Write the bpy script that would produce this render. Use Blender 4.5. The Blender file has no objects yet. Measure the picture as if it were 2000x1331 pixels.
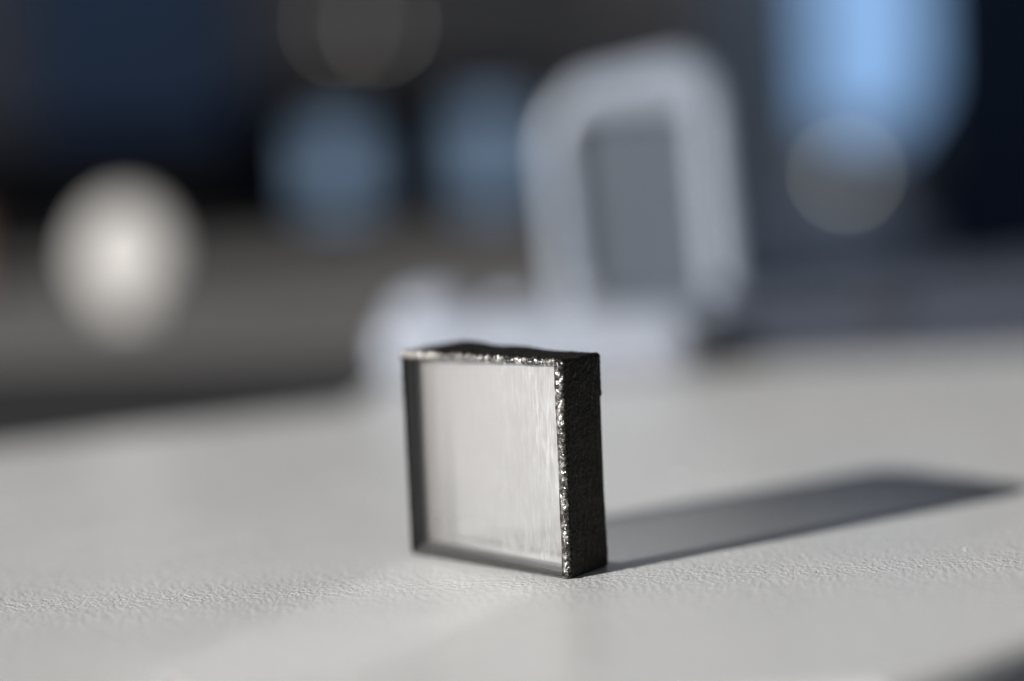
import bpy, bmesh, math, random
from mathutils import Vector, Matrix, noise

random.seed(7)
H = 0.02                      # height of the glass tile in metres; lengths below are multiples of it
scene = bpy.context.scene
COL = scene.collection

# ------------------------------------------------------------------ camera
F_PX, PITCH, ROLL = 3406.8, 0.111, 0.0436
CAM = Vector((-0.2146, -7.7004, 1.9554))
R_ = Vector((1, 0, 0))
F_ = Vector((0, math.cos(PITCH), -math.sin(PITCH)))
U_ = Vector((0, math.sin(PITCH), math.cos(PITCH)))
CX = R_ * math.cos(ROLL) - U_ * math.sin(ROLL)
CY = R_ * math.sin(ROLL) + U_ * math.cos(ROLL)
cam_data = bpy.data.cameras.new('camera')
cam = bpy.data.objects.new('camera', cam_data)
COL.objects.link(cam)
m = Matrix((CX, CY, -F_)).transposed().to_4x4()
m.translation = CAM * H
cam.matrix_world = m
cam_data.sensor_width = 36
cam_data.lens = F_PX * 36 / 2000
cam_data.clip_start = 0.005
cam_data.clip_end = 60
cam_data.dof.use_dof = True
cam_data.dof.focus_distance = 7.86 * H
cam_data.dof.aperture_fstop = 4.95
scene.camera = cam

# ------------------------------------------------------------------ light
world = bpy.data.worlds.new('World')
scene.world = world
world.use_nodes = True
bg = world.node_tree.nodes['Background']
bg.inputs[0].default_value = (0.93, 0.98, 1.07, 1)
bg.inputs[1].default_value = 0.138

SUNV = Vector((-2.47, -1.42, 1.035)).normalized()      # towards the lamp
ld = bpy.data.lights.new('window_sunbeam', 'SPOT')
ld.energy = 1400
ld.color = (1.0, 0.975, 0.945)
ld.spot_size = math.radians(19.5)
ld.spot_blend = 0.15
ld.shadow_soft_size = 0.02
lo = bpy.data.objects.new('window_sunbeam', ld)
COL.objects.link(lo)
lo.location = SUNV * 3.2
lo.rotation_euler = SUNV.to_track_quat('Z', 'Y').to_euler()

scene.view_settings.view_transform = 'Standard'
scene.view_settings.look = 'None'
scene.view_settings.exposure = 0
scene.view_settings.gamma = 1
scene.render.engine = 'CYCLES'
scene.cycles.use_denoising = True
scene.cycles.max_bounces = 10
scene.cycles.transparent_max_bounces = 16
scene.cycles.caustics_reflective = True
scene.cycles.sample_clamp_indirect = 60
scene.cycles.blur_glossy = 0.0


# ------------------------------------------------------------------ helpers
def W(px, py, s):
    """world point (in tile heights) seen at photograph pixel px,py at ground distance s from the camera"""
    a, b = px - 1000, 665.5 - py
    d = R_ * (a * math.cos(ROLL) + b * math.sin(ROLL)) + U_ * (-a * math.sin(ROLL) + b * math.cos(ROLL)) + F_ * F_PX
    return CAM + d * (s / d.y)


def mat(name, color, rough=0.5, spec=0.5, var=0.06, scale=400, bump=0.0, bscale=600, metal=0.0, emit=None, coat=0.0):
    M = bpy.data.materials.new(name)
    M.use_nodes = True
    nt = M.node_tree
    b = nt.nodes['Principled BSDF']
    b.inputs['Roughness'].default_value = rough
    b.inputs['Specular IOR Level'].default_value = spec
    b.inputs['Metallic'].default_value = metal
    b.inputs['Coat Weight'].default_value = coat
    tc = nt.nodes.new('ShaderNodeTexCoord')
    n = nt.nodes.new('ShaderNodeTexNoise')
    n.inputs['Scale'].default_value = scale
    n.inputs['Detail'].default_value = 4
    nt.links.new(tc.outputs['Object'], n.inputs['Vector'])
    r = nt.nodes.new('ShaderNodeMapRange')
    r.inputs['To Min'].default_value = 1 - var
    r.inputs['To Max'].default_value = 1 + var
    nt.links.new(n.outputs['Fac'], r.inputs['Value'])
    v = nt.nodes.new('ShaderNodeVectorMath')
    v.operation = 'SCALE'
    v.inputs[0].default_value = color
    nt.links.new(r.outputs[0], v.inputs['Scale'])
    nt.links.new(v.outputs[0], b.inputs['Base Color'])
    if bump:
        n2 = nt.nodes.new('ShaderNodeTexNoise')
        n2.inputs['Scale'].default_value = bscale
        n2.inputs['Detail'].default_value = 3
        nt.links.new(tc.outputs['Object'], n2.inputs['Vector'])
        bp = nt.nodes.new('ShaderNodeBump')
        bp.inputs['Strength'].default_value = 1
        bp.inputs['Distance'].default_value = bump
        nt.links.new(n2.outputs['Fac'], bp.inputs['Height'])
        nt.links.new(bp.outputs[0], b.inputs['Normal'])
    if emit:
        b.inputs['Emission Color'].default_value = (*emit[0], 1)
        b.inputs['Emission Strength'].default_value = emit[1]
    return M


def obj(name, bm, material, parent=None, smooth=False):
    me = bpy.data.meshes.new(name)
    if smooth:
        for f in bm.faces:
            f.smooth = True
    bm.to_mesh(me)
    bm.free()
    o = bpy.data.objects.new(name, me)
    me.materials.append(material)
    COL.objects.link(o)
    if parent:
        o.parent = parent
    return o


def tag(o, label=None, cat=None, group=None, kind=None):
    for k, v in (('label', label), ('category', cat), ('group', group), ('kind', kind)):
        if v:
            o[k] = v
    return o


def thing(name, loc, label, cat, rz=0.0, group=None):
    o = bpy.data.objects.new(name, None)
    o.empty_display_size = 0.005
    COL.objects.link(o)
    o.location = Vector(loc) * H
    o.rotation_euler = (0, 0, rz)
    return tag(o, label, cat, group)


def box(x0, x1, y0, y1, z0, z1, bev=0.0, seg=3):
    """axis box, units of H"""
    bm = bmesh.new()
    bmesh.ops.create_cube(bm, size=1)
    for v in bm.verts:
        v.co = Vector(((x0 + x1) / 2 + v.co.x * (x1 - x0), (y0 + y1) / 2 + v.co.y * (y1 - y0),
                       (z0 + z1) / 2 + v.co.z * (z1 - z0))) * H
    if bev:
        bmesh.ops.bevel(bm, geom=bm.edges[:], offset=bev * H, segments=seg, profile=0.5, affect='EDGES')
    return bm


def merge(*bms):
    out = bms[0]
    for b in bms[1:]:
        me = bpy.data.meshes.new('tmp')
        b.to_mesh(me)
        b.free()
        out.from_mesh(me)
        bpy.data.meshes.remove(me)
    return out


def prism(pts, z0, z1, bev=0.0, seg=3):
    """extruded polygon, pts (x,y) counter-clockwise, units of H"""
    bm = bmesh.new()
    lo_ = [bm.verts.new((x * H, y * H, z0 * H)) for x, y in pts]
    hi_ = [bm.verts.new((x * H, y * H, z1 * H)) for x, y in pts]
    top = bm.faces.new(hi_)
    bm.faces.new(lo_[::-1])
    n = len(pts)
    for i in range(n):
        bm.faces.new((lo_[i], lo_[(i + 1) % n], hi_[(i + 1) % n], hi_[i]))
    bmesh.ops.recalc_face_normals(bm, faces=bm.faces[:])
    if bev:
        bmesh.ops.bevel(bm, geom=list(top.edges), offset=bev * H, segments=seg, profile=0.5, affect='EDGES')
    return bm


def lathe(profile, n=48):
    bm = bmesh.new()
    rings = []
    for r, z in profile:
        if r < 1e-6:
            rings.append([bm.verts.new((0, 0, z * H))])
        else:
            rings.append([bm.verts.new((r * H * math.cos(2 * math.pi * k / n), r * H * math.sin(2 * math.pi * k / n), z * H)) for k in range(n)])
    for a, b in zip(rings, rings[1:]):
        for k in range(n):
            k2 = (k + 1) % n
            if len(a) == 1 and len(b) == 1:
                continue
            if len(a) == 1:
                bm.faces.new((a[0], b[k], b[k2]))
            elif len(b) == 1:
                bm.faces.new((a[k], a[k2], b[0]))
            else:
                bm.faces.new((a[k], a[k2], b[k2], b[k]))
    bmesh.ops.recalc_face_normals(bm, faces=bm.faces[:])
    return bm


def rounded_rect(x0, x1, z0, z1, r, n=10):
    pts = []
    for cx, cz, a0 in ((x1 - r, z0 + r, -90), (x1 - r, z1 - r, 0), (x0 + r, z1 - r, 90), (x0 + r, z0 + r, 180)):
        for k in range(n + 1):
            a = math.radians(a0 + 90 * k / n)
            pts.append((cx + r * math.cos(a), cz + r * math.sin(a)))
    return pts


# ------------------------------------------------------------------ setting: dark room
M_floor = mat('dark_floor', (0.035, 0.035, 0.04), 0.6, scale=20)
M_wall = mat('charcoal_wall', (0.36, 0.345, 0.35), 0.8, 0.2, 0.25, scale=3)
FLOOR_Z = -36.0
tag(obj('floor', box(-160, 160, -60, 130, FLOOR_Z - 1, FLOOR_Z), M_floor), kind='structure')
tag(obj('back_wall', box(-160, 160, 90, 93, FLOOR_Z, 90), M_wall), kind='structure')

# ------------------------------------------------------------------ the light grey desk
M_desk = bpy.data.materials.new('grained_light_laminate')
M_desk.use_nodes = True
nt = M_desk.node_tree
b = nt.nodes['Principled BSDF']
tc = nt.nodes.new('ShaderNodeTexCoord')
n1 = nt.nodes.new('ShaderNodeTexNoise'); n1.inputs['Scale'].default_value = 2500; n1.inputs['Detail'].default_value = 2.5
n1.inputs['Distortion'].default_value = 0.6
n2 = nt.nodes.new('ShaderNodeTexVoronoi'); n2.inputs['Scale'].default_value = 1700; n2.feature = 'SMOOTH_F1'
n3 = nt.nodes.new('ShaderNodeTexNoise'); n3.inputs['Scale'].default_value = 28; n3.inputs['Detail'].default_value = 3
for n in (n1, n2, n3):
    nt.links.new(tc.outputs['Object'], n.inputs['Vector'])
add = nt.nodes.new('ShaderNodeMath'); add.operation = 'MULTIPLY_ADD'; add.inputs[1].default_value = 0.5
nt.links.new(n2.outputs['Distance'], add.inputs[0]); nt.links.new(n1.outputs['Fac'], add.inputs[2])
bp = nt.nodes.new('ShaderNodeBump'); bp.inputs['Strength'].default_value = 1.0; bp.inputs['Distance'].default_value = 0.00010
nt.links.new(add.outputs[0], bp.inputs['Height']); nt.links.new(bp.outputs[0], b.inputs['Normal'])
mr = nt.nodes.new('ShaderNodeMapRange'); mr.inputs['To Min'].default_value = 0.94; mr.inputs['To Max'].default_value = 1.06
nt.links.new(n3.outputs['Fac'], mr.inputs['Value'])
vm = nt.nodes.new('ShaderNodeVectorMath'); vm.operation = 'SCALE'; vm.inputs[0].default_value = (0.47, 0.47, 0.466)
nt.links.new(mr.outputs[0], vm.inputs['Scale']); nt.links.new(vm.outputs[0], b.inputs['Base Color'])
b.inputs['Roughness'].default_value = 0.21
n4 = nt.nodes.new('ShaderNodeTexNoise'); n4.inputs['Scale'].default_value = 75; n4.inputs['Detail'].default_value = 6; n4.inputs['Distortion'].default_value = 1.2
nt.links.new(tc.outputs['Object'], n4.inputs['Vector'])
mrr = nt.nodes.new('ShaderNodeMapRange'); mrr.inputs['From Min'].default_value = .3; mrr.inputs['From Max'].default_value = .7; mrr.inputs['To Min'].default_value = 0.16; mrr.inputs['To Max'].default_value = 0.28
nt.links.new(n4.outputs['Fac'], mrr.inputs['Value']); nt.links.new(mrr.outputs[0], b.inputs['Roughness'])
b.inputs['Specular IOR Level'].default_value = 0.85

desk = thing('desk', (0, 0, 0), 'light grey fine-grained desktop that the black-edged glass tile stands on', 'desk')
K = (1.08, -1.80)
desk_pts = [(-14, -2.9), K, (24.0, 17.7), (24, 20.0), (2.6, 10.6), (-1.25, 8.6), (-1.55, 5.85), (-14, -0.62)]
obj('desktop', prism(desk_pts, -1.2, 0, 0.14, 6), M_desk, desk, smooth=False)
M_leg = mat('dark_steel', (0.05, 0.05, 0.055), 0.4, metal=0.6)
for x, y in ((-12.9, -2.1), (-11.0, -1.6), (1.0, -0.2), (20, 14.6)):
    obj('leg', box(x - .7, x + .7, y - .5, y + .5, FLOOR_Z, -1.2, .1), M_leg, desk)

# ------------------------------------------------------------------ glass tile
YAW, TW, TT = 0.7063, 0.9846, 0.2965
tile = thing('glass_tile', (0, 0, 0), 'square glass tile with rough black painted edges standing upright on the light desk', 'glass tile', -YAW)

LIP_T, LIP_R, LIP_L, LIP_B = 0.028, 0.043, 0.006, 0.012


def edge_coating():
    step = 0.0042
    rc = 0.018
    outer = []
    corners = [(-rc, rc, -90), (-rc, 1 - rc, 0), (-TW + rc, 1 - rc, 90), (-TW + rc, rc, 180)]
    for i, (cx, cz, a0) in enumerate(corners):
        for k in range(8):
            a = math.radians(a0 + 90 * k / 7)
            outer.append((cx + rc * math.cos(a), cz + rc * math.sin(a)))
        nx_, nz_, na = corners[(i + 1) % 4]
        a = math.radians(a0 + 90)
        p = Vector((cx + rc * math.cos(a), cz + rc * math.sin(a)))
        q = Vector((nx_ + rc * math.cos(a), nz_ + rc * math.sin(a)))
        n = int((q - p).length / step)
        for k in range(1, n):
            outer.append(tuple(p.lerp(q, k / n)))
    N = len(outer)
    nl, nd = 11, int(TT / step)
    rows = []            # (kind, t)
    for k in range(nl):
        rows.append(('F', k / (nl - 1)))
    for k in range(1, nd):
        rows.append(('S', k / nd))
    for k in range(nl):
        rows.append(('B', k / (nl - 1)))
    bm = bmesh.new()
    grid = []
    for kind, t in rows:
        ring = []
        for i, (x, z) in enumerate(outer):
            wob = noise.noise(Vector((x * 7, z * 7, 3.3))) * 0.006 + noise.noise(Vector((x * 30, z * 30, 9))) * 0.003
            lt, lr = LIP_T + wob, LIP_R + wob
            ix = min(max(x, -TW + LIP_L), -lr)
            iz = min(max(z, LIP_B), 1 - lt)
            if kind == 'F':
                u = t
                px, pz = ix + (x - ix) * math.sin(u * math.pi / 2) ** .8, iz + (z - iz) * math.sin(u * math.pi / 2) ** .8
                py = 0.016 * (1 - math.cos((u) * math.pi / 2)) - 0.006 * math.sin(u * math.pi)
            elif kind == 'S':
                px, pz, py = x, z, 0.016 + (TT - 0.032) * t
            else:
                u = 1 - t
                jx = min(max(x, -TW + 0.03), -0.03)
                jz = min(max(z, 0.03), 1 - 0.03)
                px, pz = jx + (x - jx) * math.sin(u * math.pi / 2), jz + (z - jz) * math.sin(u * math.pi / 2)
                py = TT - 0.016 + 0.016 * math.cos(u * math.pi / 2)
            ring.append(bm.verts.new((px, py, pz)))
        grid.append(ring)
    for k_row, (a, b_) in enumerate(zip(grid, grid[1:])):
        for i in range(N):
            j = (i + 1) % N
            try:
                f = bm.faces.new((a[i], a[j], b_[j], b_[i]))
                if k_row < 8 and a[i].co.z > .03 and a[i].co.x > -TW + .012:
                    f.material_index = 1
            except ValueError:
                pass
    bmesh.ops.recalc_face_normals(bm, faces=bm.faces[:])
    bm.normal_update()
    moves = []
    for ri, (kind, t) in enumerate(rows):
        for v in grid[ri]:
            c, nrm = v.co.copy(), v.normal.copy()
            if kind == 'F':
                env = math.sin(math.pi * min(1, t * 1.0)) if t < .5 else 1
                dist, _ = noise.voronoi(c * 58)
                bead = max(0, 1 - dist[0] * 1.5)
                d = 0.014 * bead * env + 0.006 * noise.noise(c * 120) * env
            else:
                # wrinkled leathery paint on the outer walls
                w_ = Vector((c.x * 20, (c.y + c.z * 0.45) * 62, (c.z - c.y * .5) * 26))
                d = 0.0034 * noise.noise(w_ * 1.5) + 0.0032 * noise.noise(c * 135) + 0.005 * noise.noise(c * 6)
                if kind == 'B':
                    d *= .6
            if c.x < -TW + .03 and c.z < .95:
                d *= .25
            # smooth recessed strip at the rear of the right wall
            if c.x > -0.02 and c.y > TT * 0.84 and 0.14 < c.z < 0.80 + noise.noise(c * 30) * .02:
                fz = min(1, (c.z - .14) / .22)
                d = (-0.005 + d * 0.12) * fz + d * (1 - fz)
            # thick blob of paint along the rear of the top
            if c.z > 0.97:
                g = math.exp(-((c.x + 0.80) / 0.13) ** 2) * 0.022 + math.exp(-((c.x + 0.52) / 0.20) ** 2) * 0.012
                d += g * max(0, min(1, (c.y - 0.08) / 0.12))
            if c.z < 0.012:
                d = min(d, 0) * .3
            moves.append((v, c + nrm * d))
    for v, p in moves:
        v.co = p
        if v.co.z < 0:
            v.co.z = 0.0
    for v in bm.verts:
        v.co *= H
    return bm


M_coat = bpy.data.materials.new('rough_black_paint')
M_coat.use_nodes = True
nt = M_coat.node_tree
b = nt.nodes['Principled BSDF']
b.inputs['Base Color'].default_value = (0.005, 0.0047, 0.0043, 1)
b.inputs['Roughness'].default_value = 0.36
b.inputs['Specular IOR Level'].default_value = 0.28
b.inputs['Specular Tint'].default_value = (1, .93, .84, 1)
tc = nt.nodes.new('ShaderNodeTexCoord')
n1 = nt.nodes.new('ShaderNodeTexNoise'); n1.inputs['Scale'].default_value = 6500; n1.inputs['Detail'].default_value = 3
nt.links.new(tc.outputs['Object'], n1.inputs['Vector'])
bp = nt.nodes.new('ShaderNodeBump'); bp.inputs['Strength'].default_value = 1.0; bp.inputs['Distance'].default_value = 0.00005
nt.links.new(n1.outputs['Fac'], bp.inputs['Height']); nt.links.new(bp.outputs[0], b.inputs['Normal'])
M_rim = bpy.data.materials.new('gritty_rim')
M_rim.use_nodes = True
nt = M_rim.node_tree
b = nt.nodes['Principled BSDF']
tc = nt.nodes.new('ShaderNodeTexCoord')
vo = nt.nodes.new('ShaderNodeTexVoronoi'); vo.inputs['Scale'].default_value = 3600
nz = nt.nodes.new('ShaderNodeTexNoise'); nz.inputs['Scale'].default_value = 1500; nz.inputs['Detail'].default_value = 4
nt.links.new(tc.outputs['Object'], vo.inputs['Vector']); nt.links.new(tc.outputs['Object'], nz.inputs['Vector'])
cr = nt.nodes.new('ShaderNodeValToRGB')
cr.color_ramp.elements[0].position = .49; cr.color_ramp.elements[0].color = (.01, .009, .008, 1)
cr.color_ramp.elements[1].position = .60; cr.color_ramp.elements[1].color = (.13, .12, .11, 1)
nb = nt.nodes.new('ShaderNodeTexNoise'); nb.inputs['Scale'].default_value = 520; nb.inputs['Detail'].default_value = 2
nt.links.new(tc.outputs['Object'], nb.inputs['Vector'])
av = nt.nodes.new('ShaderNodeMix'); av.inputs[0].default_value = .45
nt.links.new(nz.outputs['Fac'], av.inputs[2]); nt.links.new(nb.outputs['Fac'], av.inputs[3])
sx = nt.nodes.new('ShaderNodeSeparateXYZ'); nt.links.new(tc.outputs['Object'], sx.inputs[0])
left_glint = nt.nodes.new('ShaderNodeMapRange'); left_glint.inputs['From Min'].default_value = -.68 * H; left_glint.inputs['From Max'].default_value = -.95 * H; left_glint.inputs['To Max'].default_value = .22  # bright highlights at the left end, painted in as a lighter rim colour
nt.links.new(sx.outputs['X'], left_glint.inputs['Value'])
sm = nt.nodes.new('ShaderNodeMath'); nt.links.new(av.outputs[0], sm.inputs[0]); nt.links.new(left_glint.outputs[0], sm.inputs[1])
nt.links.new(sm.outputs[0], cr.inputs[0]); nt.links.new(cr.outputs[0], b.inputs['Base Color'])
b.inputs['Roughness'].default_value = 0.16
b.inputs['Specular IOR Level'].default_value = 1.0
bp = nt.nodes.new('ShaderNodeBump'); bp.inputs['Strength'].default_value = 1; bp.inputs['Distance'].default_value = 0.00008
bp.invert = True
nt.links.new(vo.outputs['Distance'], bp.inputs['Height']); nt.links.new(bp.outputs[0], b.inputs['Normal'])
nt = M_coat.node_tree
b = nt.nodes['Principled BSDF']
tc = nt.nodes.new('ShaderNodeTexCoord')
mp = nt.nodes.new('ShaderNodeMapping'); mp.inputs['Scale'].default_value = (900, 2600, 700); mp.inputs['Rotation'].default_value = (math.radians(32), 0, 0)
nr = nt.nodes.new('ShaderNodeTexNoise'); nr.inputs['Scale'].default_value = 1; nr.inputs['Detail'].default_value = 5
nt.links.new(tc.outputs['Object'], mp.inputs['Vector']); nt.links.new(mp.outputs[0], nr.inputs['Vector'])
rr = nt.nodes.new('ShaderNodeMapRange'); rr.inputs['From Min'].default_value = .35; rr.inputs['From Max'].default_value = .65
rr.inputs['To Min'].default_value = .22; rr.inputs['To Max'].default_value = .65
nt.links.new(nr.outputs['Fac'], rr.inputs['Value']); nt.links.new(rr.outputs[0], b.inputs['Roughness'])
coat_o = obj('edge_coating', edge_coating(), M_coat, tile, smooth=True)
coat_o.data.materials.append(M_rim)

# inner black walls of the tile, seen through the polished face
M_inner = mat('black_inner_wall', (0.027, 0.027, 0.028), 0.5, 0.25, 0.15, scale=900)
DL, DR = 0.100, 0.018      # depth of the frosted core at its left and right ends
e = 0.002
x0, x1, z0, z1 = -TW + 0.004, -0.034, 0.010, 1 - 0.024
inner = merge(
    box(x0, x0 + e, 0.012, TT - .012, z0, z1),
    box(x1 - e, x1, 0.012, TT - .012, z0, z1),
    box(x0 + e, x1 - e, 0.012, TT - .012, z1 - e, z1),
    box(x0 + e, x1 - e, 0.012, TT - .012, z0, z0 + e))
obj('inner_lining', inner, M_inner, tile)
obj('bounce_lining', merge(box(x0 + e + .0005, x0 + e + .002, .105, TT - .02, z0 + .004, z1 - .004), box(x0 + e + .003, x1 - e - .003, .105, TT - .02, z0 + e + .0005, z0 + e + .002)), mat('pale_bounce_lining', (.62, .61, .6), .7), tile)  # pale lining added behind the core to brighten its dark left band
bm = bmesh.new()   # sloping black foot fillet inside
def fillet_section(dd, hf):
    return [(0.012, z0 + e), (dd - .002, z0 + e), (dd - .002, hf), (dd * .85, hf * .93), (dd * .6, hf * .72), (dd * .3, hf * .43), (0.0121, 0.014)]
A = [bm.verts.new(((x0 + e) * H, y * H, z * H)) for y, z in fillet_section(DL, .058)]
B = [bm.verts.new(((x1 - e) * H, y * H, z * H)) for y, z in fillet_section(DR, .064)]
sec = A
bm.faces.new(A); bm.faces.new(B[::-1])
for i in range(len(sec)):
    j = (i + 1) % len(sec)
    bm.faces.new((A[i], B[i], B[j], A[j]))
bmesh.ops.recalc_face_normals(bm, faces=bm.faces[:])
M_fil = bpy.data.materials.new('black_to_grey_paint')
M_fil.use_nodes = True
nt = M_fil.node_tree
b = nt.nodes['Principled BSDF']
b.inputs['Roughness'].default_value = 0.6
b.inputs['Specular IOR Level'].default_value = 0.2
tc = nt.nodes.new('ShaderNodeTexCoord'); sx = nt.nodes.new('ShaderNodeSeparateXYZ')
nz = nt.nodes.new('ShaderNodeTexNoise'); nz.inputs['Scale'].default_value = 2500; nz.inputs['Detail'].default_value = 3
ad = nt.nodes.new('ShaderNodeMath'); ad.operation = 'MULTIPLY_ADD'; ad.inputs[1].default_value = .012 * H
cr = nt.nodes.new('ShaderNodeValToRGB'); mr = nt.nodes.new('ShaderNodeMapRange')
mr.inputs['From Min'].default_value = .048 * H; mr.inputs['From Max'].default_value = .072 * H
cr.color_ramp.elements[0].color = (.03, .03, .03, 1); cr.color_ramp.elements[1].color = (.11, .11, .11, 1)  # fillet turns from black to grey towards its top
nt.links.new(tc.outputs['Object'], sx.inputs[0]); nt.links.new(tc.outputs['Object'], nz.inputs['Vector'])
nt.links.new(nz.outputs['Fac'], ad.inputs[0]); nt.links.new(sx.outputs['Z'], ad.inputs[2])
nt.links.new(ad.outputs[0], mr.inputs['Value']); nt.links.new(mr.outputs[0], cr.inputs[0]); nt.links.new(cr.outputs[0], b.inputs['Base Color'])
obj('foot_fillet', bm, M_fil, tile)

# frosted core: scatters the light that comes through the face
M_frost = bpy.data.materials.new('frosted_core')
M_frost.use_nodes = True
nt = M_frost.node_tree
nt.nodes.clear()
out = nt.nodes.new('ShaderNodeOutputMaterial')
tc = nt.nodes.new('ShaderNodeTexCoord')
mp = nt.nodes.new('ShaderNodeMapping'); mp.inputs['Scale'].default_value = (260, 260, 30)
nz = nt.nodes.new('ShaderNodeTexNoise'); nz.inputs['Scale'].default_value = 1; nz.inputs['Detail'].default_value = 4
nt.links.new(tc.outputs['Object'], mp.inputs['Vector']); nt.links.new(mp.outputs[0], nz.inputs['Vector'])
rr = nt.nodes.new('ShaderNodeMapRange'); rr.inputs['To Min'].default_value = .92; rr.inputs['To Max'].default_value = 1.08
nt.links.new(nz.outputs['Fac'], rr.inputs['Value'])
vm = nt.nodes.new('ShaderNodeVectorMath'); vm.operation = 'SCALE'; vm.inputs[0].default_value = (0.77, 0.748, 0.728)
nt.links.new(rr.outputs[0], vm.inputs['Scale'])
df = nt.nodes.new('ShaderNodeBsdfDiffuse'); tr = nt.nodes.new('ShaderNodeBsdfTranslucent'); mx = nt.nodes.new('ShaderNodeMixShader')
tr.inputs['Color'].default_value = (0.9, 0.89, 0.87, 1)
nt.links.new(vm.outputs[0], df.inputs['Color'])
mx.inputs[0].default_value = 0.70
nt.links.new(df.outputs[0], mx.inputs[1]); nt.links.new(tr.outputs[0], mx.inputs[2]); gls = nt.nodes.new('ShaderNodeBsdfGlossy'); gls.inputs['Roughness'].default_value = 0.17
mxg = nt.nodes.new('ShaderNodeMixShader'); mxg.inputs[0].default_value = 0.58
nt.links.new(mx.outputs[0], mxg.inputs[1]); nt.links.new(gls.outputs[0], mxg.inputs[2])
# lapping scratches: fine vertical streaks, dense over the right half of the face
m2 = nt.nodes.new('ShaderNodeMapping'); m2.inputs['Scale'].default_value = (11000, 11000, 520); m2.inputs['Rotation'].default_value = (0, math.radians(4), 0)
n2 = nt.nodes.new('ShaderNodeTexNoise'); n2.inputs['Scale'].default_value = 1; n2.inputs['Detail'].default_value = 4; n2.inputs['Distortion'].default_value = .5
nt.links.new(tc.outputs['Object'], m2.inputs['Vector']); nt.links.new(m2.outputs[0], n2.inputs['Vector'])
r2 = nt.nodes.new('ShaderNodeMapRange'); r2.inputs['From Min'].default_value = .45; r2.inputs['From Max'].default_value = .66
nt.links.new(n2.outputs['Fac'], r2.inputs['Value'])
m3 = nt.nodes.new('ShaderNodeMapping'); m3.inputs['Scale'].default_value = (160, 160, 70)
n3 = nt.nodes.new('ShaderNodeTexNoise'); n3.inputs['Scale'].default_value = 1; n3.inputs['Detail'].default_value = 3
nt.links.new(tc.outputs['Object'], m3.inputs['Vector']); nt.links.new(m3.outputs[0], n3.inputs['Vector'])
sx = nt.nodes.new('ShaderNodeSeparateXYZ'); nt.links.new(tc.outputs['Object'], sx.inputs[0])
rx = nt.nodes.new('ShaderNodeMapRange'); rx.inputs['From Min'].default_value = -.75 * H; rx.inputs['From Max'].default_value = -.15 * H
nt.links.new(sx.outputs['X'], rx.inputs['Value'])
a3 = nt.nodes.new('ShaderNodeMath'); a3.operation = 'MULTIPLY'
nt.links.new(rx.outputs[0], a3.inputs[0]); nt.links.new(n3.outputs['Fac'], a3.inputs[1])
a4 = nt.nodes.new('ShaderNodeMath'); a4.operation = 'MULTIPLY'
nt.links.new(a3.outputs[0], a4.inputs[0]); nt.links.new(r2.outputs[0], a4.inputs[1])
a5 = nt.nodes.new('ShaderNodeMath'); a5.operation = 'MULTIPLY'; a5.inputs[1].default_value = 0.34
nt.links.new(a4.outputs[0], a5.inputs[0])
# the scratches scatter white
sc_ = nt.nodes.new('ShaderNodeBsdfDiffuse'); sc_.inputs['Color'].default_value = (.95, .95, .96, 1)
m5 = nt.nodes.new('ShaderNodeMixShader')
nt.links.new(a5.outputs[0], m5.inputs[0]); nt.links.new(mxg.outputs[0], m5.inputs[1]); nt.links.new(sc_.outputs[0], m5.inputs[2])
tpn = nt.nodes.new('ShaderNodeBsdfTransparent'); mx2 = nt.nodes.new('ShaderNodeMixShader'); mx2.inputs[0].default_value = 0.29
zt = nt.nodes.new('ShaderNodeMapRange'); zt.inputs['From Min'].default_value = .1 * H; zt.inputs['From Max'].default_value = .85 * H
zt.inputs['To Min'].default_value = .42; zt.inputs['To Max'].default_value = .06
nt.links.new(sx.outputs['Z'], zt.inputs['Value']); nt.links.new(zt.outputs[0], mx2.inputs[0])
nt.links.new(m5.outputs[0], mx2.inputs[1]); nt.links.new(tpn.outputs[0], mx2.inputs[2]); nt.links.new(mx2.outputs[0], out.inputs['Surface'])
bm = bmesh.new()
bm.faces.new([bm.verts.new((x * H, (DL if x < -.5 else DR) * H, z * H)) for x, z in ((x0 + e + .0005, z0 + e + .0005), (x1 - e - .0005, z0 + e + .0005), (x1 - e - .0005, z1 - e - .0005), (x0 + e + .0005, z1 - e - .0005))])
obj('frosted_core', bm, M_frost, tile)


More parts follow.
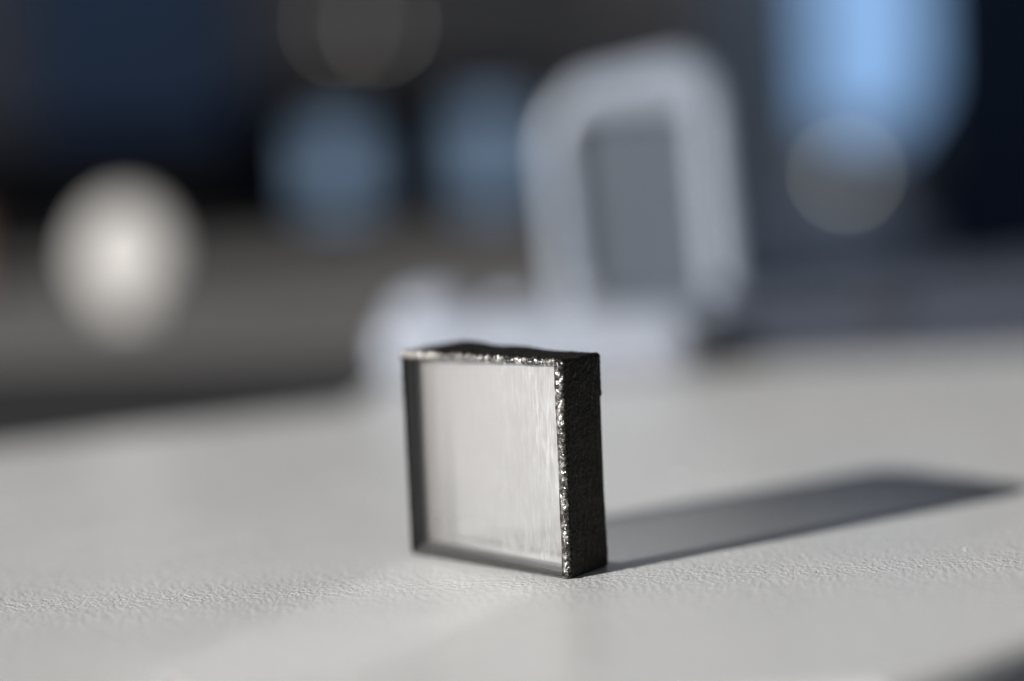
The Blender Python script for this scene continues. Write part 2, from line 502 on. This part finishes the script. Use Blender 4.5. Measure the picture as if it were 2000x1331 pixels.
def pane_mat(name, refl, rough, streak):
    M = bpy.data.materials.new(name)
    M.use_nodes = True
    nt = M.node_tree
    nt.nodes.clear()
    out = nt.nodes.new('ShaderNodeOutputMaterial')
    tp = nt.nodes.new('ShaderNodeBsdfTransparent')
    gl = nt.nodes.new('ShaderNodeBsdfGlossy'); gl.inputs['Roughness'].default_value = rough
    fr = nt.nodes.new('ShaderNodeFresnel'); fr.inputs['IOR'].default_value = 1.45
    ad = nt.nodes.new('ShaderNodeMath'); ad.operation = 'ADD'; ad.inputs[1].default_value = refl
    mx = nt.nodes.new('ShaderNodeMixShader')
    ge = nt.nodes.new('ShaderNodeNewGeometry')
    inv = nt.nodes.new('ShaderNodeMath'); inv.operation = 'SUBTRACT'; inv.inputs[0].default_value = 1
    nt.links.new(ge.outputs['Backfacing'], inv.inputs[1])
    mu = nt.nodes.new('ShaderNodeMath'); mu.operation = 'MULTIPLY'
    nt.links.new(ad.outputs[0], mu.inputs[0]); nt.links.new(inv.outputs[0], mu.inputs[1])
    nt.links.new(fr.outputs[0], ad.inputs[0]); nt.links.new(mu.outputs[0], mx.inputs[0])
    nt.links.new(tp.outputs[0], mx.inputs[1]); nt.links.new(gl.outputs[0], mx.inputs[2]); nt.links.new(mx.outputs[0], out.inputs['Surface'])
    if streak:
        tc = nt.nodes.new('ShaderNodeTexCoord')
        mp = nt.nodes.new('ShaderNodeMapping'); mp.inputs['Scale'].default_value = (6500, 6500, 330); mp.inputs['Rotation'].default_value = (0, math.radians(3), 0)
        nz = nt.nodes.new('ShaderNodeTexNoise'); nz.inputs['Scale'].default_value = 1; nz.inputs['Detail'].default_value = 3
        nz.inputs['Distortion'].default_value = 0.4
        nt.links.new(tc.outputs['Object'], mp.inputs['Vector']); nt.links.new(mp.outputs[0], nz.inputs['Vector'])
        bp = nt.nodes.new('ShaderNodeBump'); bp.inputs['Strength'].default_value = 1; bp.inputs['Distance'].default_value = streak
        nt.links.new(nz.outputs['Fac'], bp.inputs['Height']); nt.links.new(bp.outputs[0], gl.inputs['Normal'])
    return M


obj('front_face', box(x0 + e + .001, x1 - e - .001, 0.008, 0.0105, z0 + e + .001, z1 - e - .001), pane_mat('polished_glass_face', 0.012, 0.12, 0.000002), tile)
obj('rear_face', box(x0 + e + .001, x1 - e - .001, TT - .018, TT - .0155, z0 + e + .001, z1 - e - .001), pane_mat('polished_glass_back', 0.0, 0.05, 0), tile)

# ------------------------------------------------------------------ rear desk, beyond the gap
M_rdesk = mat('dark_grey_laminate', (0.088, 0.086, 0.084), 0.8, 0.2, 0.1, scale=60)
rdesk = thing('rear_desk', (-8, 20, 0), 'dark grey rear desk beyond the gap behind the light desk', 'desk')
obj('desktop', prism([(-14, -7.9), (9.2, -10.5), (9.6, 16), (-14, 16)], -.06, 0, 0.03), M_rdesk, rdesk)
obj('gap_shade_board', prism([(-13.9, -7.8), (9.1, -10.4), (9.1, -10.0), (-13.9, -7.4)], -5.0, -.062), mat('gap_shade_black', (0.014, 0.014, 0.015), 0.9, 0.05), rdesk)  # board added, its black standing in for the shade in the gap
for x, y in ((-13, -6.5), (8.2, -8.8), (-13, 14), (8.2, 14)):
    obj('leg', box(x - .6, x + .6, y - .6, y + .6, FLOOR_Z, -.062), M_leg, rdesk)

# ------------------------------------------------------------------ white stand with a loop-shaped frame
M_plas = mat('pale_blue_grey_plastic', (0.185, 0.21, 0.25), 0.35, 0.5, 0.05, scale=60)
M_base = mat('white_blue_plastic', (0.215, 0.235, 0.275), 0.35, 0.5, 0.05, scale=60)
M_pan = mat('slate_panel', (0.052, 0.062, 0.077), 0.5, 0.4, 0.05, scale=60)
o0 = W(1262, 700, 15.3); o0.z = 0
stand = thing('loop_stand', o0, 'blurred pale loop-shaped stand on a low foot behind the glass tile', 'stand', math.radians(-4))


def ring_mesh():
    n = 12
    outp = rounded_rect(-.72, .87, .05, 2.63, .40, n)
    # the upper left corner slumps a little
    outp = [(x, z - (0.50 * max(0, -x - .1) if z > 1.6 else 0)) for x, z in outp]
    inp = rounded_rect(-.49, .62, .46, 2.20, .12, n)
    bm = bmesh.new()
    def loop(pts, y):
        return [bm.verts.new((x * H, y * H, z * H)) for x, z in pts]
    d0, d1, bv = -.13, .13, .05
    o_f, o_b = loop(outp, d0 + bv), loop(outp, d1 - bv)
    sh = lambda pts, k, cx=0, cz=1.54: [(cx + (x - cx) * (1 - k), cz + (z - cz) * (1 - k * .6)) for x, z in pts]
    of2, ob2 = loop(sh(outp, .09), d0), loop(sh(outp, .09), d1)
    if2, ib2 = loop(sh(inp, -.1), d0), loop(sh(inp, -.1), d1)
    i_f, i_b = loop(inp, d0 + bv), loop(inp, d1 - bv)
    seq = [o_f, of2, if2, i_f, i_b, ib2, ob2, o_b, o_f]
    N = len(outp)
    for a, b_ in zip(seq, seq[1:]):
        for i in range(N):
            j = (i + 1) % N
            bm.faces.new((a[i], a[j], b_[j], b_[i]))
    bmesh.ops.recalc_face_normals(bm, faces=bm.faces[:])
    return bm


obj('loop_frame', ring_mesh(), M_plas, stand, smooth=True).rotation_euler = (0, math.radians(-3.5), 0)
obj('panel', box(-.54, .66, -.02, .02, .42, 2.25), M_pan, stand).rotation_euler = (0, math.radians(-3.5), 0)
obj('foot', box(-2.28, .42, -.9, .7, 0, .52, .2, 5), M_base, stand, smooth=True)
bm = bmesh.new()
bmesh.ops.create_uvsphere(bm, u_segments=24, v_segments=16, radius=.36 * H)
for v in bm.verts:
    v.co.z = v.co.z * .75 + .46 * H
    v.co.x = v.co.x * 1.15 - 1.82 * H
    v.co.y -= .1 * H
obj('knob', bm, M_base, stand, smooth=True)
bm = bmesh.new()
bmesh.ops.create_uvsphere(bm, u_segments=24, v_segments=16, radius=.26 * H)
for v in bm.verts:
    v.co.z = v.co.z * .7 + .46 * H
    v.co.x -= 1.15 * H
obj('knob', bm, M_base, stand, smooth=True)
M_steel = mat('polished_steel', (0.7, 0.7, 0.72), 0.12, metal=1)
bm = bmesh.new()
bmesh.ops.create_uvsphere(bm, u_segments=24, v_segments=16, radius=.07 * H)
for v in bm.verts:
    v.co += Vector((-.50, -.28, .66)) * H
obj('screw', bm, M_steel, stand, smooth=True)

# ------------------------------------------------------------------ cream dish and red jar on the rear desk
M_cream = mat('cream_glaze', (0.275, 0.268, 0.26), 0.85, 0.2, 0.04, scale=50)
p0 = W(255, 560, 22.6); p0.z = 0
dish = thing('dish', p0, 'round cream dish propped upright in sunlight on the rear desk at left', 'dish', math.radians(-20))
bm = lathe([(0, .05), (.44, .05), (.64, -.01), (.695, .02), (.70, .06), (.66, .12), (.40, .16), (0, .16)], 64)
bmesh.ops.rotate(bm, cent=(0, 0, 0), matrix=Matrix.Rotation(math.radians(84), 3, 'X'), verts=bm.verts[:])
bmesh.ops.translate(bm, vec=(0, 0, .765 * H), verts=bm.verts[:])
obj('plate', bm, M_cream, dish, smooth=True)
obj('rest', merge(box(-.34, .34, -.18, .30, 0, .06, .02), box(-.34, .34, -.18, -.15, .061, .14, .01), box(-.05, .05, .20, .28, .061, .62, .01)), M_cream, dish)
M_red = mat('dull_red_glaze', (0.11, 0.06, 0.052), 0.5, 0.3, 0.08, scale=50)
p0 = W(-66, 560, 27.5); p0.z = 0
jar = thing('red_jar', p0, 'dull red jar on the rear desk at the left edge, beside the cream dish', 'jar')
obj('body', lathe([(0, 0), (.40, 0), (.46, .08), (.46, .95), (.38, 1.05), (.34, 1.08), (0, 1.08)]), M_red, jar, smooth=True)
obj('lid', lathe([(.38, 1.082), (.38, 1.25), (.34, 1.28), (0, 1.28)]), M_red, jar, smooth=True)

# ------------------------------------------------------------------ black instrument with two lit displays
M_blk = mat('black_housing', (0.010, 0.010, 0.013), 0.7, 0.08, 0.1, scale=20)
M_disp = mat('lit_display', (0.02, 0.03, 0.04), 0.3, emit=((0.42, 0.61, 0.88), 0.41))
i0 = W(815, 455, 42); i0.z = 0
inst = thing('instrument', i0, 'black instrument with two dim blue lit windows at the back of the rear desk', 'instrument')
obj('housing', box(-4.3, 3.4, 0, 5, .15, 3.7, .12), M_blk, inst)
for px, zc, hw, hh in ((665, 1.62, .72, .90), (965, 1.75, .72, 1.10)):
    x = (px - 815) / F_PX * 42
    d = obj('display', box(x - hw, x + hw, -.06, -.002, zc - hh, zc + hh, .02), M_disp, inst)
    fr_ = merge(box(x - hw - .12, x - hw - .01, -.10, -.002, zc - hh - .12, zc + hh + .12), box(x + hw + .01, x + hw + .12, -.10, -.002, zc - hh - .12, zc + hh + .12),
                box(x - hw - .01, x + hw + .01, -.10, -.002, zc + hh + .01, zc + hh + .12), box(x - hw - .01, x + hw + .01, -.10, -.002, zc - hh - .12, zc - hh - .01))
    fo = obj('bezel', fr_, M_blk, d)
for x in (-4, 3.1):
    for y in (.5, 4.4):
        obj('foot', lathe([(0, 0), (.2, 0), (.2, .15), (0, .15)], 16), M_blk, inst).location = Vector((x, y, 0)) * H

# ------------------------------------------------------------------ far things along the wall
def cabinet(name, px0, px1, pytop, s, depth, material, label, cat, doors=1):
    a, c = W(px0, 300, s), W(px1, 300, s)
    top = W((px0 + px1) / 2, pytop, s).z
    w = c.x - a.x
    t = thing(name, ((a.x + c.x) / 2, s + CAM.y, FLOOR_Z), label, cat)
    hh = top - FLOOR_Z
    obj('carcass', box(-w / 2, w / 2, 0, depth, 0, hh, .15), material, t)
    for k in range(doors):
        g = w / doors
        d = obj('door', box(-w / 2 + g * k + .12, -w / 2 + g * (k + 1) - .12, -.5, -.003, .8, hh - .3, .08), material, t)
        hx = -w / 2 + g * (k + 1) - .9
        obj('handle', box(hx - .12, hx + .12, -.95, -.502, hh - 9, hh - 5, .05), M_leg, d)
    return t


M_navy = mat('navy_fabric', (0.15, 0.245, 0.44), 0.7, 0.2, 0.12, scale=12)
M_slate = mat('slate_lacquer', (0.55, 0.66, 0.85), 0.7, 0.2, 0.15, scale=8)
M_ink = mat('ink_black_lacquer', (0.03, 0.05, 0.10), 0.7, 0.1, 0.1, scale=8)
a, c = W(-40, 300, 88), W(420, 300, 88)
zt, zb = W(200, -300, 88).z, W(200, 250, 88).z
board = thing('pinboard', ((a.x + c.x) / 2, 90, zb), 'dark navy pinboard hanging on the wall at upper left', 'pinboard')
w2 = (c.x - a.x) / 2
obj('panel', box(-w2, w2, -1.2, -.01, 0, zt - zb, .1), M_navy, board)
cabinet('cabinet', 1470, 1800, 470, 62, 12, M_slate, 'slate blue cabinet with the pale speaker on it, at right behind the stand', 'cabinet', 2)
cabinet('cabinet', 1860, 1955, 350, 70, 10, M_ink, 'low narrow black cabinet between the slate blue cabinet and the tall black one', 'cabinet')
cabinet('cabinet', 1962, 2420, -300, 72, 14, M_ink, 'tall black cabinet filling the right edge of the background', 'cabinet', 2)

M_bot = mat('pale_plastic', (0.8, 0.85, 0.88), 0.4, 0.5, 0.05, scale=20)
p0 = W(1650, 470, 63.5); p0.z = W(1635, 470, 62).z
box_t = thing('speaker', p0, 'pale grey speaker box with a small lamp, standing on the slate blue cabinet', 'speaker')
obj('body', box(-1.5, 1.5, 0, 3, 0, 4.0, .4), M_bot, box_t)
obj('speaker_cone', box(-1.0, 1.0, -.04, -.002, .3, 1.9, .02), M_slate, box_t)
bm = bmesh.new(); bmesh.ops.create_uvsphere(bm, u_segments=16, v_segments=10, radius=.14 * H)
bmesh.ops.translate(bm, vec=(.1 * H, -.05 * H, 2.3 * H), verts=bm.verts[:])
obj('indicator_light', bm, mat('small_lamp_glow', (.02, .02, .02), emit=((1, .98, .9), 5.5)), box_t, smooth=True)

# dark case lying on the desk
M_case = mat('dark_blue_case', (0.034, 0.041, 0.056), 0.6, 0.25, 0.1, scale=30)
c0 = W(1720, 700, 14.95); c0.z = 0
case = thing('case', c0, 'low dark blue case lying on the light desk at right, behind the shadow', 'case', math.radians(3))
obj('body', box(-1.42, 3.0, 0, 2.2, 0, .42, .1), M_case, case)
obj('lid', box(-1.44, 3.02, -.02, 2.22, .425, .66, .1), M_case, case)
obj('latch', box(-.2, .15, -.07, -.022, .35, .55, .02), M_leg, case)

cabinet('sideboard', -260, 500, 262, 64, 12, mat('black_lacquer', (.035, .034, .036), .7, .1), 'wide black sideboard behind the cream dish, under the navy pinboard', 'sideboard', 3)

# window with blue sky in the back wall
M_sky = mat('window_sky_light', (0.02, 0.03, 0.05), 0.3, emit=((0.34, 0.59, 1.0), .88), var=.02)
M_frame = mat('dark_window_frame', (0.05, 0.06, 0.07), 0.5)
sw = 96.5
q = [W(1580, -260, sw), W(1905, -260, sw), W(1875, 60, sw), W(1740, 270, sw), W(1605, 250, sw)]
win = thing('window', (0, 89.5, 0), 'bright blue window high on the back wall at upper right', 'window')
def flat(pts, y0, y1):
    bm = bmesh.new()
    f = [bm.verts.new((p.x * H, y0 * H, p.z * H)) for p in pts]
    k = [bm.verts.new((p.x * H, y1 * H, p.z * H)) for p in pts]
    bm.faces.new(f); bm.faces.new(k[::-1])
    for i in range(len(pts)):
        j = (i + 1) % len(pts)
        bm.faces.new((f[i], k[i], k[j], f[j]))
    bmesh.ops.recalc_face_normals(bm, faces=bm.faces[:])
    return bm
obj('pane', flat(q, -.30, -.1), M_sky, win)
ctr = sum(q, Vector()) / 5
bmf = None
for i in range(5):
    p, r = q[i], q[(i + 1) % 5]
    po, ro = p + (p - ctr).normalized() * .5, r + (r - ctr).normalized() * .5
    s_ = flat([p, r, ro, po], -.8, -.1)
    bmf = s_ if bmf is None else merge(bmf, s_)
obj('frame', bmf, M_frame, win)

# grey-blue curtain and a sheet of paper on the wall
M_curt = mat('grey_blue_curtain', (0.7, 0.82, 0.95), 0.9, 0.1, 0.1, scale=5)
a, c = W(1395, 300, 97), W(1590, 300, 97)
N = 60
z_t, z_b = W(1450, -300, 97).z, W(1450, 480, 97).z
front_pts = [(a.x + (c.x - a.x) * k / N, 88.6 + .2 * math.sin(k * .8)) for k in range(N + 1)]
back_pts = [(x, y + .15) for x, y in front_pts[::-1]]
tag(obj('curtain', prism(front_pts + back_pts, z_b, z_t), M_curt), 'grey blue curtain hanging left of the bright window', 'curtain')
M_pap = mat('beige_paper', (0.62, 0.58, 0.56), 0.8, 0.2, 0.05, scale=5)
a, c = W(1190, -200, 97), W(1370, 55, 97)
tag(obj('paper_sheet', box(a.x, c.x, 89.8, 89.98, c.z, a.z), M_pap), 'beige paper sheet pinned to the wall above the loop stand', 'paper')

# small indicator lamps: the faint blur discs
def lamp(px, py, s, r, colr, stg, label):
    p = W(px, py, s)
    t = thing('indicator_lamp', p, label, 'indicator lamp')
    Me = mat('lamp_glow', (0.02, 0.02, 0.02), 0.3, emit=(colr, stg))
    bm = bmesh.new(); bmesh.ops.create_uvsphere(bm, u_segments=16, v_segments=10, radius=r * H)
    obj('lens', bm, Me, t, smooth=True)
    bm = lathe([(0, 0), (r * 1.5, 0), (r * 1.5, r * 1.2), (r * 1.02, r * 1.3)], 20)
    bmesh.ops.rotate(bm, cent=(0, 0, 0), matrix=Matrix.Rotation(math.radians(90), 3, 'X'), verts=bm.verts[:])
    bmesh.ops.translate(bm, vec=(0, r * 1.25 * H, 0), verts=bm.verts[:])
    obj('socket', bm, M_blk, t, smooth=True)
    return t
lamp(664, 50, 96.9, .22, (1, .9, .8), 3.2, 'left one of two tiny warm lamps on the wall above the black instrument')
lamp(740, 50, 96.9, .22, (1, .93, .83), 3.8, 'right one of two tiny warm lamps on the wall above the black instrument')

# ------------------------------------------------------------------ dust on the desk
bm = bmesh.new()
for px, py, r in ((1885, 1085, .006), (1720, 1108, .004), (300, 1120, .003), (1330, 1150, .003), (905, 1160, .003), (1290, 1128, .0035), (760, 1112, .003), (1010, 1175, .0025), (1480, 1120, .003), (1600, 1145, .0025), (470, 1130, .0025), (90, 1150, .003)):
    s_ = 1.9554 * F_PX / (py - 286 - (1000 - px) * .0436)
    p = W(px, py, s_)
    bb = bmesh.new(); bmesh.ops.create_icosphere(bb, subdivisions=1, radius=r * H)
    for v in bb.verts:
        v.co = Vector((v.co.x + p.x * H, v.co.y + p.y * H, v.co.z * .6 + r * .5 * H))
    bm = merge(bm, bb)
tag(obj('dust_specks', bm, mat('dust', (.5, .5, .48), .6)), 'tiny white dust specks on the light desk', 'dust', kind='stuff')
